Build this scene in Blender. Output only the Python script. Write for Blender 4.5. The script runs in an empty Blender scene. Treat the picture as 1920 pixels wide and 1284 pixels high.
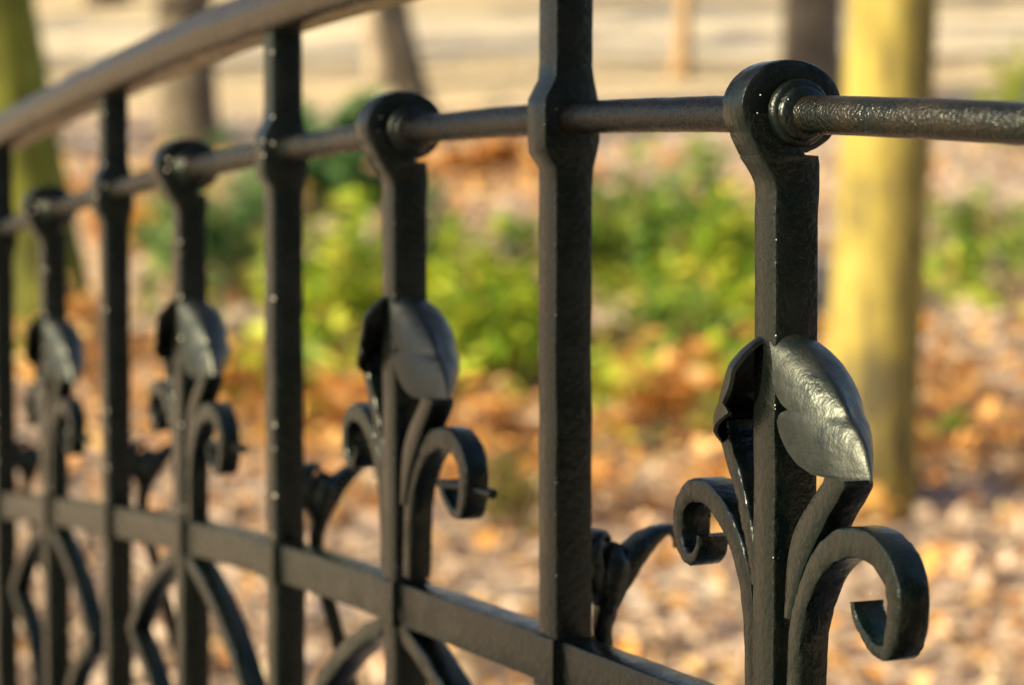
import bpy, math, random
import numpy as np
from mathutils import Vector, Matrix
R = math.radians
C = bpy.context.scene.collection
sc = bpy.context.scene

# ------------------------------------------------------------------ camera, world, sun, exposure
ZC = 1.2                                   # eye height above world zero
cam_d = bpy.data.cameras.new('camera'); cam = bpy.data.objects.new('camera', cam_d); C.objects.link(cam)
cam.location = (0, 0, ZC); cam.rotation_euler = (R(90 - 3.6), 0, 0)
cam_d.sensor_width = 36; cam_d.lens = 84.375; cam_d.clip_start = 0.05; cam_d.clip_end = 2000
cam_d.dof.use_dof = True; cam_d.dof.focus_distance = 1.07; cam_d.dof.aperture_fstop = 7.4
cam_d.dof.aperture_blades = 0
sc.camera = cam

SUN_DIR = Vector((-0.88, -0.40, 0.44)).normalized()       # towards the sun
el = math.asin(SUN_DIR.z); az = math.atan2(SUN_DIR.x, SUN_DIR.y)
w = bpy.data.worlds.new('World'); sc.world = w; w.use_nodes = True
nt = w.node_tree; nt.nodes.clear()
sky = nt.nodes.new('ShaderNodeTexSky'); sky.sky_type = 'NISHITA'; sky.sun_disc = False
sky.sun_elevation = el; sky.sun_rotation = az; sky.dust_density = 2.0
bg = nt.nodes.new('ShaderNodeBackground'); bg.inputs[1].default_value = 0.075
wo = nt.nodes.new('ShaderNodeOutputWorld')
nt.links.new(sky.outputs[0], bg.inputs[0]); nt.links.new(bg.outputs[0], wo.inputs[0])
sd = bpy.data.lights.new('sun', 'SUN'); sd.energy = 5.0; sd.angle = R(0.6); sd.color = (1.0, 0.86, 0.52)
so = bpy.data.objects.new('sun', sd); C.objects.link(so)
so.rotation_euler = SUN_DIR.to_track_quat('Z', 'Y').to_euler()
sc.view_settings.view_transform = 'Standard'; sc.view_settings.look = 'None'
sc.view_settings.exposure = 1.22; sc.view_settings.gamma = 1.0

rnd = random.Random(7)
# ------------------------------------------------------------------ helpers
def tag(o, label=None, cat=None, group=None, kind=None):
    if label: o['label'] = label
    if cat: o['category'] = cat
    if group: o['group'] = group
    if kind: o['kind'] = kind
    return o

def mesh_obj(name, verts, faces, mat, parent=None, smooth=True, angle=38):
    me = bpy.data.meshes.new(name); me.from_pydata([tuple(v) for v in verts], [], faces); me.update()
    if smooth:
        me.shade_smooth()
        if angle: me.set_sharp_from_angle(angle=R(angle))
    me.materials.append(mat)
    o = bpy.data.objects.new(name, me); C.objects.link(o)
    if parent is not None: o.parent = parent
    return o

def empty(name, loc=(0, 0, 0), parent=None):
    o = bpy.data.objects.new(name, None); C.objects.link(o); o.location = loc
    o.empty_display_size = .05
    if parent is not None: o.parent = parent
    return o

class MB:
    def __init__(s): s.v = []; s.f = []
    def add(s, v, f):
        n = len(s.v); s.v += [tuple(p) for p in v]; s.f += [tuple(i + n for i in q) for q in f]
    def loft(s, rings, cap=True, closed=False):
        n = len(rings[0]); m = len(rings); v = [p for r in rings for p in r]; f = []
        for i in range(m if closed else m - 1):
            for j in range(n):
                a = i * n + j; b = i * n + (j + 1) % n; i2 = (i + 1) % m
                f.append((a, b, i2 * n + (j + 1) % n, i2 * n + j))
        if cap and not closed:
            f.append(tuple(reversed(range(n)))); f.append(tuple((m - 1) * n + j for j in range(n)))
        s.add(v, f)
    def build(s, name, mat, parent=None, **k): return mesh_obj(name, s.v, s.f, mat, parent, **k)

def rrect(a, b, r):
    """rounded rectangle (2D points), half sizes a, b"""
    r = min(r, a * .95, b * .95); out = []
    for cx, cy, t0 in ((a - r, b - r, 0), (-a + r, b - r, 90), (-a + r, -b + r, 180), (a - r, -b + r, 270)):
        for t in (0, 45, 90):
            out.append((cx + r * math.cos(R(t0 + t)), cy + r * math.sin(R(t0 + t))))
    return out

def spline(P, n):
    """Catmull-Rom through the rows of P, n samples per span"""
    P = np.array(P, float); Q = np.vstack([2 * P[0] - P[1], P, 2 * P[-1] - P[-2]]); out = []
    for i in range(len(P) - 1):
        p0, p1, p2, p3 = Q[i:i + 4]
        for t in np.arange(n) / n:
            out.append(.5 * ((2 * p1) + (-p0 + p2) * t + (2 * p0 - 5 * p1 + 4 * p2 - p3) * t * t + (-p0 + 3 * p1 - 3 * p2 + p3) * t ** 3))
    out.append(P[-1]); return np.array(out)

def band(mb, P, depth, y0=0., bev=.0016, n=6, plane='xz', jit=.00015, seed=0):
    """forged band. P rows: (u, v, thickness) in the given plane; depth across it"""
    S = spline(P, n); rg = np.random.RandomState(seed); rings = []
    for i, (u, v, t) in enumerate(S):
        a = S[max(i - 1, 0)]; b = S[min(i + 1, len(S) - 1)]
        d = np.array([b[0] - a[0], b[1] - a[1]]); d /= np.linalg.norm(d) + 1e-12
        nn = np.array([d[1], -d[0]]); ring = []
        t = max(t, .001); dp = depth if np.isscalar(depth) else np.interp(i / (len(S) - 1), np.linspace(0, 1, len(depth)), depth)
        for (p, q) in rrect(t / 2, dp / 2, bev):
            j = rg.normal(0, jit, 2)
            uu = u + nn[0] * (p + j[0]); vv = v + nn[1] * (p + j[0]); yy = y0 + q + j[1]
            ring.append((uu, yy, vv) if plane == 'xz' else (yy, uu, vv))
        rings.append(ring)
    mb.loft(rings)

def column(mb, st, xh=.0102, bev=.0014, jit=.00022, seed=1):
    """vertical bar; st rows: (z, y_front, y_back)"""
    rg = np.random.RandomState(seed); rings = []
    for z, y0, y1 in st:
        jx, jy = rg.normal(0, jit, 2)
        ring = [(p + jx, (y0 + y1) / 2 + q + jy, z) for p, q in rrect(xh, (y1 - y0) / 2, bev)]
        rings.append(ring)
    mb.loft(rings)

def cyl(mb, x0, x1, r, cy=0, cz=0, n=40, bev=.0012):
    rings = []
    for x, rr in ((x0, r - bev), (x0 + bev * .4, r - bev * .4), (x0 + bev, r), (x1 - bev, r), (x1 - bev * .4, r - bev * .4), (x1, r - bev)):
        rings.append([(x, cy + rr * math.cos(2 * math.pi * j / n), cz + rr * math.sin(2 * math.pi * j / n)) for j in range(n)])
    mb.loft(rings)

def tube(mb, pts, rad, n=8, noise=0., rg=None, cap=True):
    pts = [Vector(p) for p in pts]; rings = []; up = Vector((.3, .2, 1)).normalized(); prev = None
    for i, p in enumerate(pts):
        d = (pts[min(i + 1, len(pts) - 1)] - pts[max(i - 1, 0)]).normalized()
        if prev is None: prev = d.cross(Vector((1, .1, .05))).normalized()
        a = (prev - d * prev.dot(d)).normalized(); b = d.cross(a); prev = a
        r = rad[i] if hasattr(rad, '__len__') else rad
        ring = []
        for j in range(n):
            t = 2 * math.pi * j / n; rr = r * (1 + (rg.gauss(0, noise) if noise else 0))
            ring.append(p + a * math.cos(t) * rr + b * math.sin(t) * rr)
        rings.append(ring)
    mb.loft(rings, cap)

# ------------------------------------------------------------------ materials
def new_mat(name):
    m = bpy.data.materials.new(name); m.use_nodes = True; t = m.node_tree
    return m, t, t.nodes['Principled BSDF'], t.nodes['Material Output']
def node(t, typ, **k):
    n = t.nodes.new(typ)
    for a, b in k.items():
        if a.startswith('i_'):
            key = a[2:]; n.inputs[int(key) if key.isdigit() else key.replace('_', ' ')].default_value = b
        else: setattr(n, a, b)
    return n
def ramp(t, fac, stops, interp='LINEAR'):
    r = t.nodes.new('ShaderNodeValToRGB'); r.color_ramp.interpolation = interp; e = r.color_ramp.elements
    while len(e) < len(stops): e.new(.5)
    for x, (p, c) in zip(e, stops): x.position = p; x.color = (*c, 1) if len(c) == 3 else c
    t.links.new(fac, r.inputs[0]); return r.outputs[0]
def mixc(t, fac, a, b):
    n = t.nodes.new('ShaderNodeMix'); n.data_type = 'RGBA'
    for s, x in ((n.inputs[0], fac), (n.inputs[6], a), (n.inputs[7], b)):
        if hasattr(x, 'links') or hasattr(x, 'is_output'): t.links.new(x, s)
        else: s.default_value = x if not isinstance(x, tuple) or len(x) == 4 else (*x, 1)
    return n.outputs[2]

def iron_mat(name, base, warm, rough, bump=.35, fine=260.):
    m, t, b, o = new_mat(name)
    tc = node(t, 'ShaderNodeTexCoord'); L = t.links.new; co = tc.outputs['Object']
    n1 = node(t, 'ShaderNodeTexNoise', i_Scale=55., i_Detail=4.); L(co, n1.inputs['Vector'])
    n2 = node(t, 'ShaderNodeTexNoise', i_Scale=900., i_Detail=3.); L(co, n2.inputs['Vector'])
    n3 = node(t, 'ShaderNodeTexNoise', i_Scale=fine, i_Detail=2.); L(co, n3.inputs['Vector'])
    vo = node(t, 'ShaderNodeTexVoronoi', i_Scale=170.); L(co, vo.inputs['Vector'])
    col = mixc(t, ramp(t, n1.outputs[0], [(.35, (0, 0, 0)), (.65, (1, 1, 1))]), base, warm)
    dust = ramp(t, n2.outputs[0], [(.5, (0, 0, 0)), (.78, (.12, .12, .12))])
    col = mixc(t, dust, col, (.05, .048, .04))
    # rust showing where the paint is thin
    nr = node(t, 'ShaderNodeTexNoise', i_Scale=38., i_Detail=7., i_Roughness=.75); L(co, nr.inputs['Vector'])
    col = mixc(t, ramp(t, nr.outputs[0], [(.66, (0, 0, 0)), (.72, (.8, .8, .8))]), col, (.075, .022, .010))
    # pale specks where grit sticks in the paint
    sp = ramp(t, vo.outputs['Distance'], [(.07, (1, 1, 1)), (.12, (0, 0, 0))])
    pick = ramp(t, vo.outputs['Color'], [(.86, (0, 0, 0)), (.9, (1, 1, 1))])
    mm = node(t, 'ShaderNodeMath', operation='MULTIPLY'); L(sp, mm.inputs[0]); L(pick, mm.inputs[1])
    col = mixc(t, mm.outputs[0], col, (.16, .16, .12)); L(col, b.inputs['Base Color'])
    rr = node(t, 'ShaderNodeMapRange', i_1=.3, i_2=.7, i_3=rough - .1, i_4=rough + .14); L(n1.outputs[0], rr.inputs[0])
    L(rr.outputs[0], b.inputs['Roughness'])
    bu1 = node(t, 'ShaderNodeBump', i_Strength=bump, i_Distance=.0016); L(n3.outputs[0], bu1.inputs['Height'])
    bu2 = node(t, 'ShaderNodeBump', i_Strength=bump, i_Distance=.0005); L(n2.outputs[0], bu2.inputs['Height'])
    L(bu1.outputs[0], bu2.inputs['Normal'])
    bu3 = node(t, 'ShaderNodeBump', i_Strength=.6, i_Distance=.0005); L(mm.outputs[0], bu3.inputs['Height']); L(bu2.outputs[0], bu3.inputs['Normal'])
    L(bu3.outputs[0], b.inputs['Normal'])
    b.inputs['Specular IOR Level'].default_value = .42
    b.inputs['Specular Tint'].default_value = (.92, 1, .96, 1)
    return m
M_IRON = iron_mat('black_paint', (.0008, .0036, .0032, 1), (.0030, .0038, .0028, 1), .24, bump=.34)
M_ROD = iron_mat('black_rod_paint', (.0035, .005, .0045, 1), (.013, .0085, .0052, 1), .24, bump=.62, fine=520.)
M_LEAF = iron_mat('hammered_black_paint', (.0030, .0060, .0056, 1), (.009, .0095, .008, 1), .36, bump=.3, fine=180.)
M_HAND = iron_mat('worn_brown_paint', (.009, .0055, .003, 1), (.020, .0125, .007, 1), .28, bump=.25)
M_DROP, t_, b_, _ = new_mat('glint_drop')
b_.inputs['Base Color'].default_value = (.75, .70, .6, 1); b_.inputs['Roughness'].default_value = .12  # pale base colour stands in for sun glints on the drops
b_.inputs['Coat Weight'].default_value = 1; b_.inputs['Coat Roughness'].default_value = .1

def bark_mat(name, stops, scale=3., green=None):
    m, t, b, o = new_mat(name); L = t.links.new
    tc = node(t, 'ShaderNodeTexCoord'); mp = node(t, 'ShaderNodeMapping'); mp.inputs['Scale'].default_value = (1, 1, .25)
    L(tc.outputs['Object'], mp.inputs[0])
    n1 = node(t, 'ShaderNodeTexNoise', i_Scale=scale * 6, i_Detail=6., i_Roughness=.65); L(mp.outputs[0], n1.inputs['Vector'])
    n2 = node(t, 'ShaderNodeTexNoise', i_Scale=scale, i_Detail=3.); L(tc.outputs['Object'], n2.inputs['Vector'])
    ad = node(t, 'ShaderNodeMath', operation='ADD'); L(n1.outputs[0], ad.inputs[0]); L(n2.outputs[0], ad.inputs[1])
    hf = node(t, 'ShaderNodeMath', operation='MULTIPLY', i_1=.5); L(ad.outputs[0], hf.inputs[0])
    L(ramp(t, hf.outputs[0], stops), b.inputs['Base Color']); b.inputs['Roughness'].default_value = .9
    bu = node(t, 'ShaderNodeBump', i_Strength=.7, i_Distance=.02); L(n1.outputs[0], bu.inputs['Height']); L(bu.outputs[0], b.inputs['Normal'])
    return m
B_YEL = bark_mat('algae_bark', [(.40, (.08, .065, .03)), (.47, (.20, .155, .04)), (.53, (.28, .22, .045)), (.61, (.34, .27, .08))])
B_GRN = bark_mat('moss_bark', [(.36, (.06, .06, .012)), (.5, (.15, .16, .015)), (.64, (.24, .24, .03))])
B_BRN = bark_mat('brown_bark', [(.36, (.06, .045, .032)), (.5, (.13, .105, .075)), (.64, (.21, .18, .13))])
B_GRY = bark_mat('grey_bark', [(.36, (.17, .13, .10)), (.5, (.27, .22, .17)), (.64, (.38, .32, .25))])
B_TAN = bark_mat('tan_bark', [(.36, (.2, .12, .06)), (.5, (.34, .22, .12)), (.64, (.45, .32, .2))])

def leaf_mat(name, stops, rough=.38, trans=.4):
    m, t, b, o = new_mat(name); L = t.links.new
    g = node(t, 'ShaderNodeNewGeometry')
    c = ramp(t, g.outputs['Random Per Island'], stops); L(c, b.inputs['Base Color'])
    b.inputs['Roughness'].default_value = rough
    tr = node(t, 'ShaderNodeBsdfTranslucent'); L(c, tr.inputs[0])
    mx = node(t, 'ShaderNodeMixShader'); mx.inputs[0].default_value = trans
    L(b.outputs[0], mx.inputs[1]); L(tr.outputs[0], mx.inputs[2]); L(mx.outputs[0], o.inputs[0])
    return m
L_YG = leaf_mat('yellow_green_leaf', [(0, (.08, .18, .02)), (.3, (.22, .38, .03)), (.65, (.45, .55, .04)), (.93, (.68, .66, .10)), (1, (.75, .45, .12))])
L_GR = leaf_mat('green_leaf', [(0, (.05, .12, .03)), (.35, (.12, .26, .05)), (.7, (.28, .44, .07)), (.92, (.52, .58, .12)), (1, (.7, .4, .15))])
L_BL = leaf_mat('cool_green_leaf', [(0, (.05, .13, .06)), (.5, (.13, .28, .11)), (.85, (.26, .44, .17)), (1, (.45, .55, .2))])
L_HED = leaf_mat('added_hedge_leaf', [(0, (.010, .022, .010)), (1, (.03, .05, .02))], .6, .1)
L_OR = leaf_mat('orange_dry_leaf', [(0, (.30, .15, .06)), (.3, (.6, .27, .07)), (.7, (.8, .45, .13)), (1, (.82, .62, .32))], .6)
L_LIT = leaf_mat('litter_leaf', [(0, (.10, .065, .045)), (.16, (.27, .19, .14)), (.42, (.52, .385, .30)), (.68, (.66, .51, .41)), (.82, (.76, .33, .06)), (.92, (.80, .48, .14)), (1, (.80, .68, .50))], .6, .2)
L_OLI = leaf_mat('olive_blade', [(0, (.08, .08, .02)), (.5, (.2, .2, .04)), (1, (.4, .34, .1))], .6)
M_TWIG = bark_mat('twig_bark', [(.36, (.12, .06, .03)), (.5, (.25, .14, .08)), (.64, (.4, .26, .16))], 10.)

# ------------------------------------------------------------------ fence path (plan curve and gentle arch)
def FX(k): return 0.113946 - 0.0927137 * k + .0009 * max(0, 2 - k) ** 2
def FY(k): return 1.03 + .206 * k + .008 * max(0, 2 - k) ** 2
def FU(k): return np.polyval([0.00011842, -0.00336638, 0.00716034, 0.0341165], k)
def fence_frame(k):
    tx = FX(k + .01) - FX(k - .01); ty = FY(k + .01) - FY(k - .01); l = math.hypot(tx, ty)
    d = (tx / l, ty / l); n = (d[1], -d[0])
    return d, n
def fence_pt(k, m=.011, h=0., s=.009):
    d, n = fence_frame(k)
    return Vector((FX(k) + d[0] * s + n[0] * m, FY(k) + d[1] * s + n[1] * m, FU(k) + h + ZC))
DECK = 0.12
K0, K1 = -4, 11

railing = empty('iron_railing', fence_pt(0) * 1)
railing.location.z = DECK
tag(railing, 'black painted wrought iron bridge railing with tulip and scroll ornaments', 'railing')
INV = Matrix.Translation(railing.location).inverted()
def put(o, mat_world):              # parent part to railing keeping world placement
    o.parent = railing; o.matrix_parent_inverse = Matrix.Identity(4); o.matrix_basis = INV @ mat_world
def bar_matrix(k):
    d, n = fence_frame(k); p = fence_pt(k)
    if k in (0, -2): d = (-.38, .925); n = (.925, .38)      # this bar was set slightly turned
    m = Matrix(((-d[0], n[0], 0, p.x), (-d[1], n[1], 0, p.y), (0, 0, 1, p.z), (0, 0, 0, 1)))
    return m

# local frame of a bar: x = along the fence towards the viewer, y = back, z = up, origin at the rod's axis
ZB = -1.0       # bar foot (inside the kerb)
DROP_MESH = None
def drops(parent, spots, seed=0):
    """single drops sitting on the paint; all share one little mesh"""
    global DROP_MESH
    rg = random.Random(seed)
    if DROP_MESH is None:
        mb = MB(); mb.loft([[(math.sin(math.pi * i / 8) * math.cos(j * math.pi / 6), math.sin(math.pi * i / 8) * math.sin(j * math.pi / 6), 1.15 * math.cos(math.pi * i / 8)) for j in range(12)] for i in range(1, 8)])
        o = mb.build('droplet', M_DROP, parent, angle=0); DROP_MESH = o.data; bpy.data.objects.remove(o)
    for p in spots:
        o = bpy.data.objects.new('droplet', DROP_MESH); C.objects.link(o); o.parent = parent; o.location = p
        r = rg.uniform(.0003, .0008); o.scale = (r, r, r)

def tall_bar():
    mb = MB(); zs = [ZB + i * .02 for i in range(int((-.03 - ZB) / .02))]
    st = [(z, -.011, .011) for z in zs]
    st += [(-.036, -.011, .011), (-.026, -.0118, .0113), (-.018, -.0168, .0142), (-.012, -.0178, .0152), (.004, -.0180, .0152), (.010, -.0172, .0145), (.020, -.0118, .0118), (.027, -.011, .011)]
    st += [(.03 + i * .013, -.011, .011) for i in range(5)]
    column(mb, st, seed=3)
    o = mb.build('tall_baluster', M_IRON)
    # rear strut with a bud
    y = lambda m: (m - 11) / 1000
    s = MB()
    band(s, [(y(110), -.86, .010), (y(104), -.7, .010), (y(86), -.52, .010), (y(70), -.43, .010), (y(57), -.372, .010), (y(43), -.318, .0095), (y(35), -.288, .009), (y(34), -.268, .0095), (y(38), -.251, .0125), (y(45), -.2385, .013), (y(54.5), -.2285, .0105), (y(65), -.2215, .0075), (y(74), -.2195, .005), (y(79.5), -.224, .004), (y(80), -.230, .0032)],
         [.010, .010, .010, .010, .010, .010, .010, .011, .016, .020, .019, .015, .011, .009, .007], plane='yz', bev=.003, seed=5)
    s.build('rear_strut', M_IRON, o)
    b = MB()     # bud: an upright roll with a leaf edge curling back towards the bar
    band(b, [(y(36), -.262, .006), (y(35.5), -.254, .013), (y(36.5), -.243, .0155), (y(39), -.232, .0145), (y(42), -.225, .008)], [.014, .023, .027, .025, .013], plane='yz', bev=.006, seed=6)
    b.build('bud', M_IRON, o)
    b = MB()
    band(b, [(y(34), -.256, .004), (y(29.5), -.248, .008), (y(26), -.239, .009), (y(25), -.230, .008), (y(27.5), -.2225, .006), (y(32), -.2195, .0045), (y(36), -.2225, .0035)], [.010, .017, .021, .021, .018, .014, .010], plane='yz', bev=.002, seed=8)
    b.build('bud_petal', M_IRON, o)
    rg = random.Random(4)
    drops(o, [(rg.choice((.0101, .0101, -.0100)) + rg.gauss(0, .0003), -.0108, rg.uniform(-.26, .07)) for _ in range(9)] + [(.0101, -.0175, -.004), (.0100, -.0108, .066), (.0101, -.0125, -.2655), (.0102, -.0175, .006)], seed=2)
    return o

def short_bar():
    mb = MB(); zs = [ZB + i * .02 for i in range(int((-.045 - ZB) / .02))]
    st = [(z, -.011, .011) for z in zs]
    st += [(-.045, -.011, .0112), (-.036, -.0111, .0113), (-.0305, -.0118, .0114), (-.0265, -.0136, .0114), (-.0225, -.0163, .0115), (-.0190, -.0186, .0114), (-.0184, -.0190, .0106), (-.0180, -.0193, .004), (-.014, -.0218, .002), (-.010, -.0238, .001), (-.005, -.0250, .0), (.0, -.0254, .0)]
    column(mb, st, seed=9)
    o = mb.build('short_baluster', M_IRON)
    # eye around the rod
    r = MB(); rings = []
    prof = rrect(.0070, .0101, .0016); n = 96; rg = np.random.RandomState(2)
    a0, a1 = R(-82), R(-82 + 352)
    for i in range(n + 1):
        a = a0 + (a1 - a0) * i / n; ry, rz = .0254, .0210
        k = 1. if i > 4 else .55 + .45 * i / 4
        c = np.array([math.cos(a), math.sin(a)])
        j = rg.normal(0, .00006)
        rings.append([(q, -.0027 + (ry - .0070 * k + p * k + j) * c[0], .003 + (rz - .0070 * k + p * k + j) * c[1]) for p, q in prof])
    r.loft(rings); r.build('eye_ring', M_IRON, o)
    c = MB(); cyl(c, -.0140, .0140, .0152, 0, .0005, bev=.0018); cyl(c, -.0172, .0172, .0122, 0, 0, bev=.0016)
    c.build('collar', M_IRON, o)
    # scrolls
    x = lambda q: -(1.2 * q - 11.4) / 1000
    SR = [(-13, -268, 12), (-14, -240, 12), (-16.5, -221, 12.5), (-23, -205, 13), (-34, -190, 13.5), (-48, -181.5, 14), (-62, -179, 14), (-73.5, -182.5, 13.5), (-82, -191.5, 12.5), (-83, -205, 11.5), (-81, -214.5, 10.5), (-78, -220.5, 7.5), (-70, -220.5, 6.5), (-63.5, -216, 5.5), (-59, -209.5, 4.6), (-57.5, -204, 4.2)]
    SL = [(20, -268, 12), (20.5, -240, 12), (23, -219, 12.5), (28, -203, 13), (37, -189, 13), (49, -179, 13), (60, -175, 12.5), (70, -176, 12), (77.5, -181.5, 11), (81, -190, 10.5), (80.5, -199, 9.5), (77, -205.5, 8), (71.5, -208.5, 7), (66.5, -206, 6), (63.5, -201, 5), (62.5, -196, 4.5)]
    def scroll(P, dep, y0, seed):
        b = MB(); band(b, [(x(u), v / 1000, t / 1000) for u, v, t in P], dep, y0=y0, seed=seed, n=5)
        return b.build('scroll', M_IRON, o)
    scroll([(u * (1.03 if u < -60 else 1), v, t * .94) for u, v, t in SR], .0150, -.0030, 11); scroll([(u, v, t * .94) for u, v, t in SL], .0165, -.0022, 12)
    p = MB()
    tube(p, [(.072, -.006, -.2055), (.095, -.003, -.2045), (.131, .001, -.2050)], [.0030, .0027, .0030], 10)
    p.build('pin', M_IRON, o)
    # petals: tulip shells with a stem
    def petal(sg, S, amax, seed):
        b = MB(); k = amax / 61.
        if sg < 0:
            band(b, [(x(u), v / 1000, t / 1000) for u, v, t in S], .0155, y0=-.0029, seed=seed, n=5)
        else:                                   # level sections: (inner edge, outer edge, height)
            rings = []
            for qi, qo, v in spline(S, 4):
                xi, xo = x(qi), x(qo); cx, hw = (xi + xo) / 2, abs(xo - xi) / 2
                rings.append([(cx + p_, -.0032 + q_, v / 1000) for p_, q_ in rrect(hw, .0075, .0016)])
            b.loft(rings)
        b.build('petal_stem', M_IRON, o)
        prof = [(-.0, -158.5, 74, 18, 13), (.035, -157, 74.5, 38, 17), (.085, -153.5, 73, 52, 21), (.165, -148, 70, 57, 25), (.26, -141.5, 65.5, 57.5, 28), (.35, -136, 60, 56.5, 29.5), (.42, -132, 54.5, 51, 29.5), (.465, -129.7, 53, 45, 29.5), (.51, -127.5, 51.5, 46.5, 29.5), (.60, -122, 46, 51, 29), (.70, -116, 39, 53.5, 27.5), (.80, -109.5, 30, 55, 25), (.88, -104, 21.5, 56, 21), (.95, -99.5, 13, 56, 16), (1.0, -96.8, 6, 50, 11)]
        us = [q[0] for q in prof]; nu, nw = 56, 26; vin = []; vout = []
        for i in range(nu + 1):
            u = i / nu
            h = np.interp(u, us, [q[1] for q in prof]); h = -96.8 + (h + 96.8) * (1.0 if sg > 0 else .95); a = np.interp(u, us, [q[2] for q in prof]); ph = np.interp(u, us, [q[3] for q in prof])
            bb = np.interp(u, us, [q[4] for q in prof])
            phf = np.interp(u, [0, .035, .085, .165, .26, .35, .42, .465, .51, .6, .7, .8, .95, 1], [22, 50, 60, 67, 71.5, 72.5, 68.5, 60, 65, 70, 71, 66, 58, 50])
            if sg < 0: ph = min(ph, 10 + 150 * u); phf = min(ph * 1.55, 10 + 190 * u); a *= .76 + .24 * min(1, u / .3)
            for j in range(nw + 1):
                wv = 2 * j / nw - 1; f = R(phf if wv < 0 else (max(ph, 46) if sg > 0 else ph)) * wv
                # lobes sag a little at the lower edge, tip arches
                hh = h + (1.2 * math.sin(u * 9 + 2 * wv) * .35) - 3.0 * abs(wv) ** 2 * u
                ca, sa = math.cos(f), math.sin(f)
                ridge = 3.0 * math.exp(-(wv / .22) ** 2) * math.sin(math.pi * min(1, u * 1.1 + .1))
                bq = min(bb, 13.8 if sg > 0 else 26) if wv < 0 else bb; X = (a + ridge) * (.68 * ca + .32 * (1 - abs(f) / 1.5708)); Y = bq * sa
                vout.append((k * sg * X / 1000, Y / 1000, hh / 1000))
                t = 2.6 * (1 - .35 * abs(wv) ** 3) + (1.2 if u < .1 else 0)
                vin.append((k * sg * (X - t * ca - t * .2) / 1000, (Y - t * sa) / 1000, (hh - t * (.9 * u)) / 1000))
        nr = nw + 1; N = len(vout); f = []
        for i in range(nu):
            for j in range(nw):
                a = i * nr + j; q = (a, a + 1, a + nr + 1, a + nr)
                f.append(q if sg < 0 else q[::-1]); r2 = tuple(N + z for z in q); f.append(r2[::-1] if sg < 0 else r2)
        edge = [i * nr for i in range(nu + 1)] + [nu * nr + j for j in range(1, nr)] + [i * nr + nw for i in range(nu - 1, -1, -1)] + [j for j in range(nw - 1, 0, -1)]
        for i in range(len(edge)):
            a, c = edge[i], edge[(i + 1) % len(edge)]
            q = (a, c, N + c, N + a); f.append(q if sg > 0 else q[::-1])
        pm = mesh_obj('petal', vout + vin, f, M_LEAF, o, angle=60)
        sm = pm.modifiers.new('soft', 'SUBSURF'); sm.levels = 1; sm.render_levels = 1
        return pm
    petal(1, [(-7, -13, -222), (-8, -17, -212), (-9, -22, -200), (-12, -30, -188), (-16.5, -36, -180), (-23, -42, -172), (-29, -47.5, -166), (-34, -51.5, -161), (-37, -53.4, -158), (-38, -53, -155.5)], 61, 21)
    petal(-1, [(17, -214, 8), (21, -197, 9), (26, -183, 10), (34, -166, 10), (41, -154, 10), (44, -147, 9), (44, -141, 7)], 54, 22)
    # lower arches
    for sg, k, sd_ in ((1, 1.0, 31), (-1, 1.0, 32)):
        b = MB(); x = lambda s: sg * k * s / 1000
        band(b, [(x(8), -.290, .011), (x(20), -.303, .012), (x(50), -.314, .0125), (x(90), -.333, .0125), (x(128), -.358, .0125), (x(158), -.386, .012)], .0185, seed=sd_)
        b.build('lower_arch', M_IRON, o)
        b = MB()
        band(b, [(x(160), -.383, .010), (x(142), -.394, .012), (x(108), -.412, .012), (x(76), -.44, .012), (x(52), -.49, .012), (x(34), -.56, .012), (x(15), -.62, .012)], .0182, seed=sd_ + 5)
        b.build('lower_arch', M_IRON, o)
    rg = random.Random(14)
    drops(o, [(.0100, -.0108 + rg.gauss(0, .0003), rg.uniform(-.3, -.04)) for _ in range(7)] + [(.012, -.0108, -.262), (.0101, -.0205, .0), (.0172, -.009, .006), (.0101, -.019, .008), (-.05, -.0105, -.19), (.093, -.0105, -.2), (.010, .004, -.30)], seed=5)
    return o

def copy_part(o):
    c = o.copy(); C.objects.link(c)
    for ch in o.children:
        g = ch.copy(); C.objects.link(g); g.parent = c
        for h in ch.children:
            q = h.copy(); C.objects.link(q); q.parent = g
    return c
TB, SB = tall_bar(), short_bar()
used = {TB.name: False, SB.name: False}
for k in range(K0, K1 + 1):
    src = SB if k % 2 == 0 else TB
    o = copy_part(src) if used[src.name] else src
    used[src.name] = True
    if k in (0, -2):
        for g in list(o.children):
            if g.name.startswith('pin'): bpy.data.objects.remove(g)
    for g in o.children:
        if g.data is DROP_MESH: g.scale = g.scale * (2.1 if k >= 3 else .65)  # drops enlarged on the far bars so their painted glints show
        elif k != 0 and g.name.split('.')[0] in ('scroll', 'petal', 'petal_stem'):     # forged by hand: none is quite the same
            q = (.92 if k > 0 else 1) * (1 + rnd.uniform(-.025, .025)); g.scale = (q, 1, 1 + rnd.uniform(-.012, .012)); g.rotation_euler = (0, 0, R(rnd.uniform(-1.5, 1.5)))
    put(o, bar_matrix(k))

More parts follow.
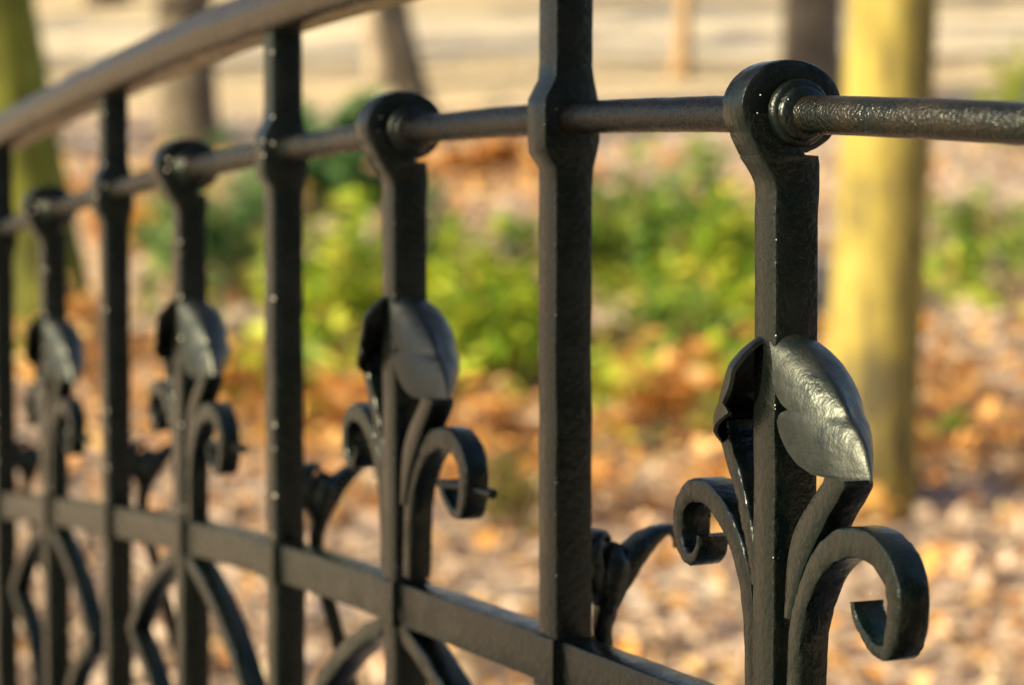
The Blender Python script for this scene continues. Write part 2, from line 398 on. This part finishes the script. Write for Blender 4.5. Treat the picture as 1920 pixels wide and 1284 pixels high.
# rod, flat rail, handrail follow the arch
def follow(name, prof, mat, k0, k1, step, jit=0., seed=0):
    rings = []; rg = np.random.RandomState(seed)
    kk = np.arange(k0, k1 + 1e-6, step)
    for k in kk:
        d, n = fence_frame(k); c = fence_pt(k, 0, 0, .009) - railing.location
        jj = rg.normal(0, jit, 2) if jit else (0, 0)
        rings.append([(c.x + n[0] * (m + jj[0]), c.y + n[1] * (m + jj[0]), c.z + h + jj[1]) for m, h in prof])
    mb = MB(); mb.loft(rings); o = mb.build(name, mat); o.parent = railing; return o
n_ = 40
follow('round_rail', [(.011 + .0085 * math.cos(2 * math.pi * j / n_), .0085 * math.sin(2 * math.pi * j / n_)) for j in range(n_)], M_ROD, K0 - .5, K1 + .5, .06, jit=.00008)
fr = rrect(.0095, .0130, .0014)
follow('flat_rail', [(.0118 + p, -.2855 + q) for p, q in fr], M_IRON, K0 - .5, K1 + .5, .1, jit=.00012, seed=3)
follow('bottom_rail', [(.0118 + p, -.93 + q) for p, q in fr], M_IRON, K0 - .5, K1 + .5, .25)
hp = [(-10, 79.5), (-14.5, 80.5), (-18, 83), (-20.5, 87), (-21.7, 92), (-21.8, 97), (-20.5, 102), (-17.5, 107), (-13, 111), (-7, 113.7), (0, 114.6)]
hp = hp + [(-a, b) for a, b in reversed(hp[:-1])]
follow('handrail', [(.011 + a / 1000, b / 1000) for a, b in hp], M_HAND, K0 - .5, K1 + .5, .1, jit=.0001, seed=5)
# straps where the flat rail passes each bar
strap = MB()
rings = [[(x, p, -.2855 + q) for p, q in rrect(.0128, .0138, .0012)] for x in (-.0112, -.0107, .0100, .0105)]
strap.loft(rings); S0 = strap.build('rail_strap', M_IRON)
for k in range(K0, K1 + 1):
    o = S0 if k == K0 else S0.copy()
    if k != K0: C.objects.link(o)
    put(o, bar_matrix(k))

# ------------------------------------------------------------------ terrain
PF = [-60, -20, 0, 2.2, 3.4, 5.0, 6.8, 11, 17, 28, 45, 80, 200]
PU = [-1.1, -1.1, -1.25, -1.45, -1.30, -1.03, -.89, -.34, .60, 2.25, 4.3, 6.2, 7.5]
def ground_u(x, y): 
    u = float(np.interp(y, PF, PU))
    return u + .03 * math.sin(x * 1.3 + y * .7) + .02 * math.sin(x * 2.9 - y * 1.9 + 1)
def ground_z(x, y): return ground_u(x, y) + ZC
def pix(px, F):                       # point of the ground plan under a picture column, at distance F
    return (px - 960) / 4500 * F
ys = np.concatenate([np.arange(-60, 0, 5), np.arange(0, 30, .35), np.arange(30, 200, 6)])
xs = np.concatenate([np.arange(-90, -12, 6), np.arange(-12, 12, .4), np.arange(12, 91, 6)])
V = [(x, y, ground_z(x, y)) for y in ys for x in xs]; nx = len(xs)
Fc = [(j * nx + i, j * nx + i + 1, (j + 1) * nx + i + 1, (j + 1) * nx + i) for j in range(len(ys) - 1) for i in range(nx - 1)]
m, t, b, o_ = new_mat('forest_floor'); L = t.links.new
tc = node(t, 'ShaderNodeTexCoord'); co = tc.outputs['Object']
v1 = node(t, 'ShaderNodeTexVoronoi', i_Scale=16.); L(co, v1.inputs['Vector'])
n1 = node(t, 'ShaderNodeTexNoise', i_Scale=1.1, i_Detail=5.); L(co, n1.inputs['Vector'])
n2 = node(t, 'ShaderNodeTexNoise', i_Scale=30., i_Detail=4.); L(co, n2.inputs['Vector'])
sep = node(t, 'ShaderNodeSeparateColor'); L(v1.outputs['Color'], sep.inputs[0])
lit = ramp(t, sep.outputs[0], [(0, (.19, .13, .10)), (.35, (.36, .26, .20)), (.65, (.53, .41, .33)), (1, (.68, .57, .48))])
far = ramp(t, n2.outputs[0], [(.3, (.42, .32, .2)), (.7, (.58, .46, .3))])
sy = node(t, 'ShaderNodeSeparateXYZ'); L(co, sy.inputs[0])
a_ = node(t, 'ShaderNodeMath', operation='MULTIPLY_ADD', i_1=3.0, i_2=-1.5); L(n1.outputs[0], a_.inputs[0])
b2 = node(t, 'ShaderNodeMath', operation='ADD'); L(a_.outputs[0], b2.inputs[0]); L(sy.outputs[1], b2.inputs[1])
mr = node(t, 'ShaderNodeMapRange', i_1=15.5, i_2=18.); L(b2.outputs[0], mr.inputs[0])
L(mixc(t, mr.outputs[0], lit, far), b.inputs['Base Color']); b.inputs['Roughness'].default_value = .95
bu = node(t, 'ShaderNodeBump', i_Strength=.8, i_Distance=.03); L(v1.outputs['Distance'], bu.inputs['Height']); L(bu.outputs[0], b.inputs['Normal'])
ground = mesh_obj('ground', V, Fc, m, angle=0); tag(ground, kind='structure')

# sandy path beyond the trees
pv, pf_ = [], []
for i in range(61):
    x = -30 + i
    for j in range(7):
        y = 20.2 + .9 * math.sin(x * .09) + j * .8
        pv.append((x, y, ground_z(x, y) + .02 + .01 * math.sin(j * 1.5)))
for i in range(60):
    for j in range(6):
        a = i * 7 + j; pf_.append((a, a + 7, a + 8, a + 1))
m, t, b, o_ = new_mat('path_sand'); L = t.links.new
n2 = node(t, 'ShaderNodeTexNoise', i_Scale=14., i_Detail=5.)
tc = node(t, 'ShaderNodeTexCoord'); L(tc.outputs['Object'], n2.inputs['Vector'])
L(ramp(t, n2.outputs[0], [(.3, (.52, .42, .30)), (.7, (.66, .56, .42))]), b.inputs['Base Color']); b.inputs['Roughness'].default_value = .95
tag(mesh_obj('path', pv, pf_, m, angle=0), kind='structure')

# bridge deck the railing stands on
m, t, b, o_ = new_mat('deck_stone'); L = t.links.new
tc = node(t, 'ShaderNodeTexCoord'); n2 = node(t, 'ShaderNodeTexNoise', i_Scale=9., i_Detail=6.); L(tc.outputs['Object'], n2.inputs['Vector'])
L(ramp(t, n2.outputs[0], [(.3, (.13, .12, .10)), (.7, (.26, .24, .21))]), b.inputs['Base Color']); b.inputs['Roughness'].default_value = .85
mb = MB(); rings = []
for k in np.arange(-14, 16.1, .5):
    d, n = fence_frame(0); c = Vector((FX(0) + d[0] * k * .208, FY(0) + d[1] * k * .208, 0))
    base = ZC + float(np.interp(k, [-14, -6, 1, 11, 16], [-.10, -.04, 0, -.10, -.2])) - .98
    prof = [(-2.6, 0), (-.14, 0), (-.14, .1), (.13, .1), (.13, -.35), (-2.6, -.35)]
    rings.append([(c.x + n[0] * q, c.y + n[1] * q, base + z) for q, z in prof])
mb.loft(rings); tag(mb.build('bridge_deck', m, angle=30), 'grey stone footbridge deck under the iron railing', 'bridge')

# ------------------------------------------------------------------ trees
def tree(label, x, y, r, mat, lean=(0, 0), h=7.5, seed=1, flare=1.5, group='park trees', crown=True):
    rg = random.Random(seed); z0 = ground_z(x, y) - .1
    T = empty('tree', (x, y, z0)); tag(T, label, 'tree', group)
    mb = MB(); n = 26; pts = []; rad = []
    for i in range(n):
        f = i / (n - 1); z = h * f
        wob = .02 * math.sin(z * 1.7 + seed)
        pts.append((lean[0] * z + wob, lean[1] * z + wob * .6, z))
        rad.append(r * (1 - .55 * f) * (1 + (flare - 1) * math.exp(-z / .16)))
    rr = random.Random(seed + 3); tube(mb, pts, rad, 22, .012, rr)
    trunk = mb.build('trunk', mat, T, angle=0)
    if crown:
        cb = MB(); lf = MB()
        def grow(p, d, ln, rad_, depth):
            pts = [p]; q = p.copy(); dd = d.copy(); segs = 4
            for s in range(segs):
                dd = (dd + Vector((rg.gauss(0, .16), rg.gauss(0, .16), rg.gauss(.05, .1)))).normalized()
                q = q + dd * ln / segs; pts.append(q.copy())
            tube(cb, pts, [rad_ * (1 - .6 * s / segs) for s in range(segs + 1)], 5, cap=False)
            if depth > 0:
                for c in range(3):
                    e = pts[rg.randint(2, segs)]
                    nd = (dd + Vector((rg.gauss(0, .7), rg.gauss(0, .7), rg.gauss(.15, .35)))).normalized()
                    grow(e, nd, ln * rg.uniform(.5, .75), rad_ * .5, depth - 1)
            else:
                for c in range(2):
                    leaf(lf, pts[rg.randint(1, segs)], rg, .05)
        for i in range(9):
            f = rg.uniform(.45, 1.); z = h * f; a = rg.uniform(0, 6.28)
            grow(Vector((lean[0] * z, lean[1] * z, z)), Vector((math.cos(a), math.sin(a), rg.uniform(.3, 1.))).normalized(), h * .3, r * .35 * (1.2 - .5 * f), 2)
        cb.build('crown', mat, T, angle=0)
        lf.build('dry_leaves', L_OR, T, angle=0)
    return T

def leaf(mb, p, rg, size, up=None, narrow=.45):
    """one folded leaf of six quads"""
    a = Vector((rg.gauss(0, 1), rg.gauss(0, 1), rg.gauss(0, .45))) if up is None else up
    a = a.normalized(); s = a.cross(Vector((rg.gauss(0, .4), rg.gauss(0, .4), 1))).normalized(); n = s.cross(a)
    L_ = size * rg.uniform(.7, 1.2); W = L_ * narrow * rg.uniform(.8, 1.2); curl = rg.uniform(-.25, .25) * L_
    v = []
    for t, wd in ((0, .12), (.3, .85), (.62, .95), (1, .08)):
        c = p + a * L_ * t + n * curl * t * t
        v += [c - s * W * .5 * wd + n * W * .18 * wd, c, c + s * W * .5 * wd + n * W * .18 * wd]
    f = []
    for i in range(3):
        q = i * 3; f += [(q, q + 1, q + 4, q + 3), (q + 1, q + 2, q + 5, q + 4)]
    mb.add(v, f)

tree('yellow algae covered tree trunk close behind the right of the railing', pix(1641, 6.8), 6.8, .140, B_YEL, (.018, .0), seed=11, flare=1.05)
tree('brown trunk at the upper right, half hidden behind the yellow trunk', pix(1518, 17), 17, .225, B_BRN, (-.01, 0), seed=12, flare=1.2)
tree('thin tan trunk standing alone on the pale path edge', pix(1272, 18.5), 18.5, .062, B_TAN, (.03, 0), h=6, seed=13, flare=1.9)
tree('pale grey trunk rising left of the leaning dark trunk', pix(722, 18.2), 18.2, .125, B_GRY, (-.12, 0), seed=14, flare=1.2)
tree('dark leaning trunk right beside the pale grey trunk', pix(790, 16.2), 16.2, .115, B_BRN, (-.20, 0), seed=15, flare=1.3)
tree('dark brown trunk seen behind the rising handrail', pix(362, 14.5), 14.5, .185, B_BRN, (-.02, 0), seed=16, flare=1.2)
tree('mossy yellow green trunk at the left edge of the photo', pix(105, 9.2), 9.2, .21, B_GRN, (-.19, 0), seed=17, flare=1.25)
# more of the wood, outside the frame on the sun's side and around
offs = [(-5.2, 13.5, .22), (-8.0, 17.5, .25), (-9.5, 12.2, .2), (-6.8, 22.0, .22), (-12.5, 20.5, .3), (-14, 15.6, .24), (-4.4, 26.5, .2), (-16, 25, .3), (6.5, 16, .22), (8.5, 11, .25), (5.8, 25, .2), (9, 29, .25), (-9, 31, .28), (2.5, 34, .2), (-2.5, 33, .24)]
for i, (x, y, r) in enumerate(offs):
    tree('bare park tree standing outside the photo among its neighbours', x, y, r, (B_BRN, B_GRY)[i % 2], (rnd.uniform(-.04, .04), 0), h=9, seed=30 + i)

tree('large tree across the bridge whose trunk shades the near bars', -5.42, -1.20, .27, B_BRN, (0, 0), h=9, seed=61, crown=False)
# ------------------------------------------------------------------ shrubs
def shrub(label, px, F, wpx, hpx, nstem, nleaf, mat, size=.075, seed=0, name='shrub', cat='shrub', group='low shrubs', upright=.5, narrow=.45, lo=.15):
    rg = random.Random(seed); x = pix(px, F); z = ground_z(x, F) - .02
    W = wpx / 4500 * F / 2; H = hpx / 4500 * F
    T = empty(name, (x, F, z)); tag(T, label, cat, group)
    sm = MB(); lf = MB(); tips = []
    for i in range(nstem):
        a = rg.uniform(0, 6.28); q = math.sqrt(rg.random()); bx, by = W * .75 * q * math.cos(a), W * .75 * q * math.sin(a)
        hh = H * rg.uniform(.45, 1.) * (1 - .35 * q); pts = []
        lx, ly = rg.gauss(0, .16) * W + bx * .3, rg.gauss(0, .16) * W + by * .3
        for s in range(6):
            t_ = s / 5; pts.append(Vector((bx + lx * t_ * t_, by + ly * t_ * t_, hh * t_)))
        tube(sm, pts, [.005 * (1.2 - .8 * s / 5) for s in range(6)], 4, cap=False); tips.append(pts)
    for i in range(nleaf):
        pts = rg.choice(tips); f = lo + (1 - lo) * rg.random() ** .7; k = min(int(f * 5), 4); p = pts[k].lerp(pts[k + 1], f * 5 - k)
        a = rg.uniform(0, 6.28); up = Vector((math.cos(a), math.sin(a), rg.uniform(-.3, .9) * upright * 2))
        leaf(lf, p, rg, size, up, narrow)
    sm.build('stems', M_TWIG, T, angle=0); lf.build('foliage', mat, T, angle=0)
    return T
shrub('bright yellow green shrub between the second and third tall bars', 640, 8.9, 330, 370, 30, 850, L_YG, seed=1, size=.105)
shrub('green shrub with some orange leaves left of the tall centre bar', 890, 8.6, 330, 370, 26, 620, L_YG, seed=2, size=.1)
shrub('lower yellow green shrub at the foot of the centre shrubs', 770, 8.2, 260, 200, 22, 430, L_YG, seed=3, size=.075)
shrub('cool green shrub filling the gap behind the second short bar', 760, 9.9, 260, 300, 20, 480, L_BL, seed=21, size=.085)
shrub('wide fresh green shrub just right of the tall centre bar', 1225, 9.9, 370, 360, 40, 1000, L_GR, seed=4, size=.105)
shrub('yellow green shrub tips beside the near short bar', 1360, 9.4, 190, 300, 18, 420, L_YG, seed=5, size=.105)
shrub('loose low shrub under the wide fresh green one', 1280, 8.6, 290, 220, 20, 360, L_GR, seed=6, size=.075)
shrub('round green shrub to the right of the yellow trunk', 1815, 10.3, 230, 260, 22, 480, L_GR, seed=7, size=.075)
shrub('cool green shrub under the handrail on the left', 410, 10.2, 320, 360, 32, 1000, L_BL, seed=8, size=.085)
shrub('tall thin cool green shrub with leaf tufts behind the third tall bar', 600, 10.6, 210, 490, 14, 900, L_BL, seed=9, lo=.6, size=.1)
shrub('tall green sprigs rising beside the pale grey trunk', 700, 10.8, 120, 470, 8, 420, L_BL, seed=10, lo=.72, size=.09)
shrub('small dark green shrub low at the left of the centre', 470, 8.2, 220, 170, 14, 240, L_GR, seed=12, size=.07)
shrub('small sprout of green leaves right of the yellow trunk', 1775, 7.3, 60, 120, 1, 14, L_GR, seed=13, size=.10, lo=.8)
shrub('yellowish shrub far off at the upper right corner', 1905, 14.5, 190, 260, 14, 400, L_YG, seed=14, size=.09)
shrub('dark green sprig at the right edge of the photo', 1900, 9.3, 80, 300, 4, 90, L_GR, seed=15, lo=.65)
shrub('olive grassy tuft on the leaf litter by the tall centre bar', 950, 6.5, 130, 190, 30, 260, L_OLI, seed=16, name='grass_tuft', cat='grass tuft', size=.08, narrow=.15, upright=1.)
rgh = random.Random(77)  # unseen leafy mass, added so the side faces reflect something dark
T = empty('added_hedge', (4.2, -2.6, ground_z(4.2, -2.6))); tag(T, 'added evergreen screen behind the viewpoint, unseen, to darken reflections in the iron', 'added_hedge')
lf = MB(); st = MB()
for i in range(5200):
    a = rgh.uniform(-3.4, 3.4); q = rgh.gauss(0, .38); z = rgh.uniform(.05, 3.6)
    leaf(lf, Vector((a * .62 - q * .78, a * .62 + q * .78, z)), rgh, .22, None, .6)
for i in range(9):
    a = -3.2 + i * .8; tube(st, [(a * .62, a * .62, 0), (a * .62 + .05, a * .62, 1.6), (a * .62, a * .62 + .06, 3.2)], [.05, .04, .015], 6)
lf.build('foliage', L_HED, T, angle=0); st.build('stems', B_BRN, T, angle=0)
# dry orange leaved seedlings and brown twiggy stems
for i, (px, F, wp, hp_, nl, lb) in enumerate([
        (1225, 7.4, 170, 260, 46, 'orange leaved seedling between the centre and near bars'),
        (930, 7.4, 170, 190, 34, 'orange leaved seedling under the green centre shrub'),
        (640, 7.7, 160, 170, 40, 'orange leaved seedling below the bright yellow green shrub'),
        (430, 7.9, 150, 190, 34, 'orange leaved seedling seen between the left bars'),
        (250, 11.5, 200, 130, 60, 'orange bush glowing under the left of the handrail'),
        (620, 12.6, 260, 110, 70, 'orange bush behind the tufted cool green shrub'),
        (910, 13.6, 330, 90, 80, 'orange leaf clump on the slope between the trunks'),
        (1370, 6.6, 130, 170, 26, 'pale orange seedling left of the near short bar'),
        (150, 8.2, 190, 250, 20, 'brown twiggy seedling beside the mossy trunk'),
        (1560, 6.4, 260, 150, 10, 'low brown twigs on the litter at the foot of the yellow trunk'),
        (1130, 6.6, 240, 190, 12, 'low brown twigs between the tall centre bar and the left scroll'),
        (620, 6.7, 240, 170, 14, 'low brown twigs behind the flat rail left of centre'),
        (870, 7.2, 200, 240, 14, 'brown twiggy seedling in front of the centre shrubs'),
        (1780, 7.8, 220, 190, 22, 'brown twiggy seedling right of the yellow trunk')]):
    shrub(lb, px, F, wp * 1.2, hp_ * 1.15, 26, nl * (7 if F > 11 else 3), L_OR, seed=50 + i, name='seedling', cat='seedling', group='dry seedlings', size=.085, narrow=.6, lo=.3)

# low broadleaf carpet between the shrubs
rg = random.Random(5); gc = MB(); n_c = 0
PATCH = [(560, 1020, 8.4, 10.6, 1300), (1110, 1420, 8.6, 11.2, 900), (1740, 2050, 8.7, 11.2, 520), (250, 560, 9.2, 12, 700), (1100, 1420, 7.3, 8.7, 300), (420, 1000, 7.4, 8.5, 420)]
for x0, x1, f0, f1, n in PATCH:
    for i in range(n):
        F = rg.uniform(f0, f1); px = rg.uniform(x0, x1)
        x = pix(px, F) ; q = math.sin(x * 5.3 + F * 3.1) + math.sin(x * 3.1 - F * 4.3 + 1)
        if q < .25 and rg.random() < .93: continue
        leaf(gc, Vector((x, F, ground_z(x, F) + rg.uniform(.02, .26))), rg, .11, Vector((rg.gauss(0, 1), rg.gauss(0, 1), rg.gauss(.25, .4))), .45)
og = MB()
for x0, x1, f0, f1, n in [(0, 1920, 7.0, 9.0, 2300), (0, 1100, 11.8, 14.2, 1100), (1300, 1920, 11.5, 13.5, 350)]:
    for i in range(n):
        F = rg.uniform(f0, f1); px = rg.uniform(x0 - 200, x1 + 200); x = pix(px, F)
        if math.sin(x * 3.3 + F * 2.1) + math.sin(x * 1.7 - F * 3.3 + 4) < .1 and rg.random() < .85: continue
        leaf(og, Vector((x, F, ground_z(x, F) + rg.uniform(.02, .12))), rg, .09, Vector((rg.gauss(0, 1), rg.gauss(0, 1), rg.gauss(.1, .4))), .6)
tag(og.build('orange_leaves', L_OR, angle=0), 'drifts of bright orange dry leaves on the slope', 'leaf litter', kind='stuff')
tag(gc.build('ground_cover', L_YG, angle=0), 'low yellow green broadleaf ground cover between the shrubs', 'ground cover', kind='stuff')

# ------------------------------------------------------------------ leaf litter (uncountable)
rg = random.Random(99); mb = MB(); cnt = 0
while cnt < 20000:
    y = 4.2 + 20 * rg.random() ** 1.7; half = (.32 * y + .5); x = rg.uniform(-half, half)
    d = math.sin(x * 2.1 + y * 1.3) + math.sin(x * 1.1 - y * 2.3 + 2)
    if y > 15.5 + .5 * d and rg.random() < .85: continue
    z = ground_z(x, y) + rg.uniform(.005, .04)
    up = Vector((rg.gauss(0, 1), rg.gauss(0, 1), rg.gauss(.1, .35)))
    leaf(mb, Vector((x, y, z)), rg, rg.uniform(.04, .085), up, .62); cnt += 1
tag(mb.build('fallen_leaves', L_LIT, angle=0), 'tan and orange fallen leaves covering the slope', 'leaf litter', kind='stuff')
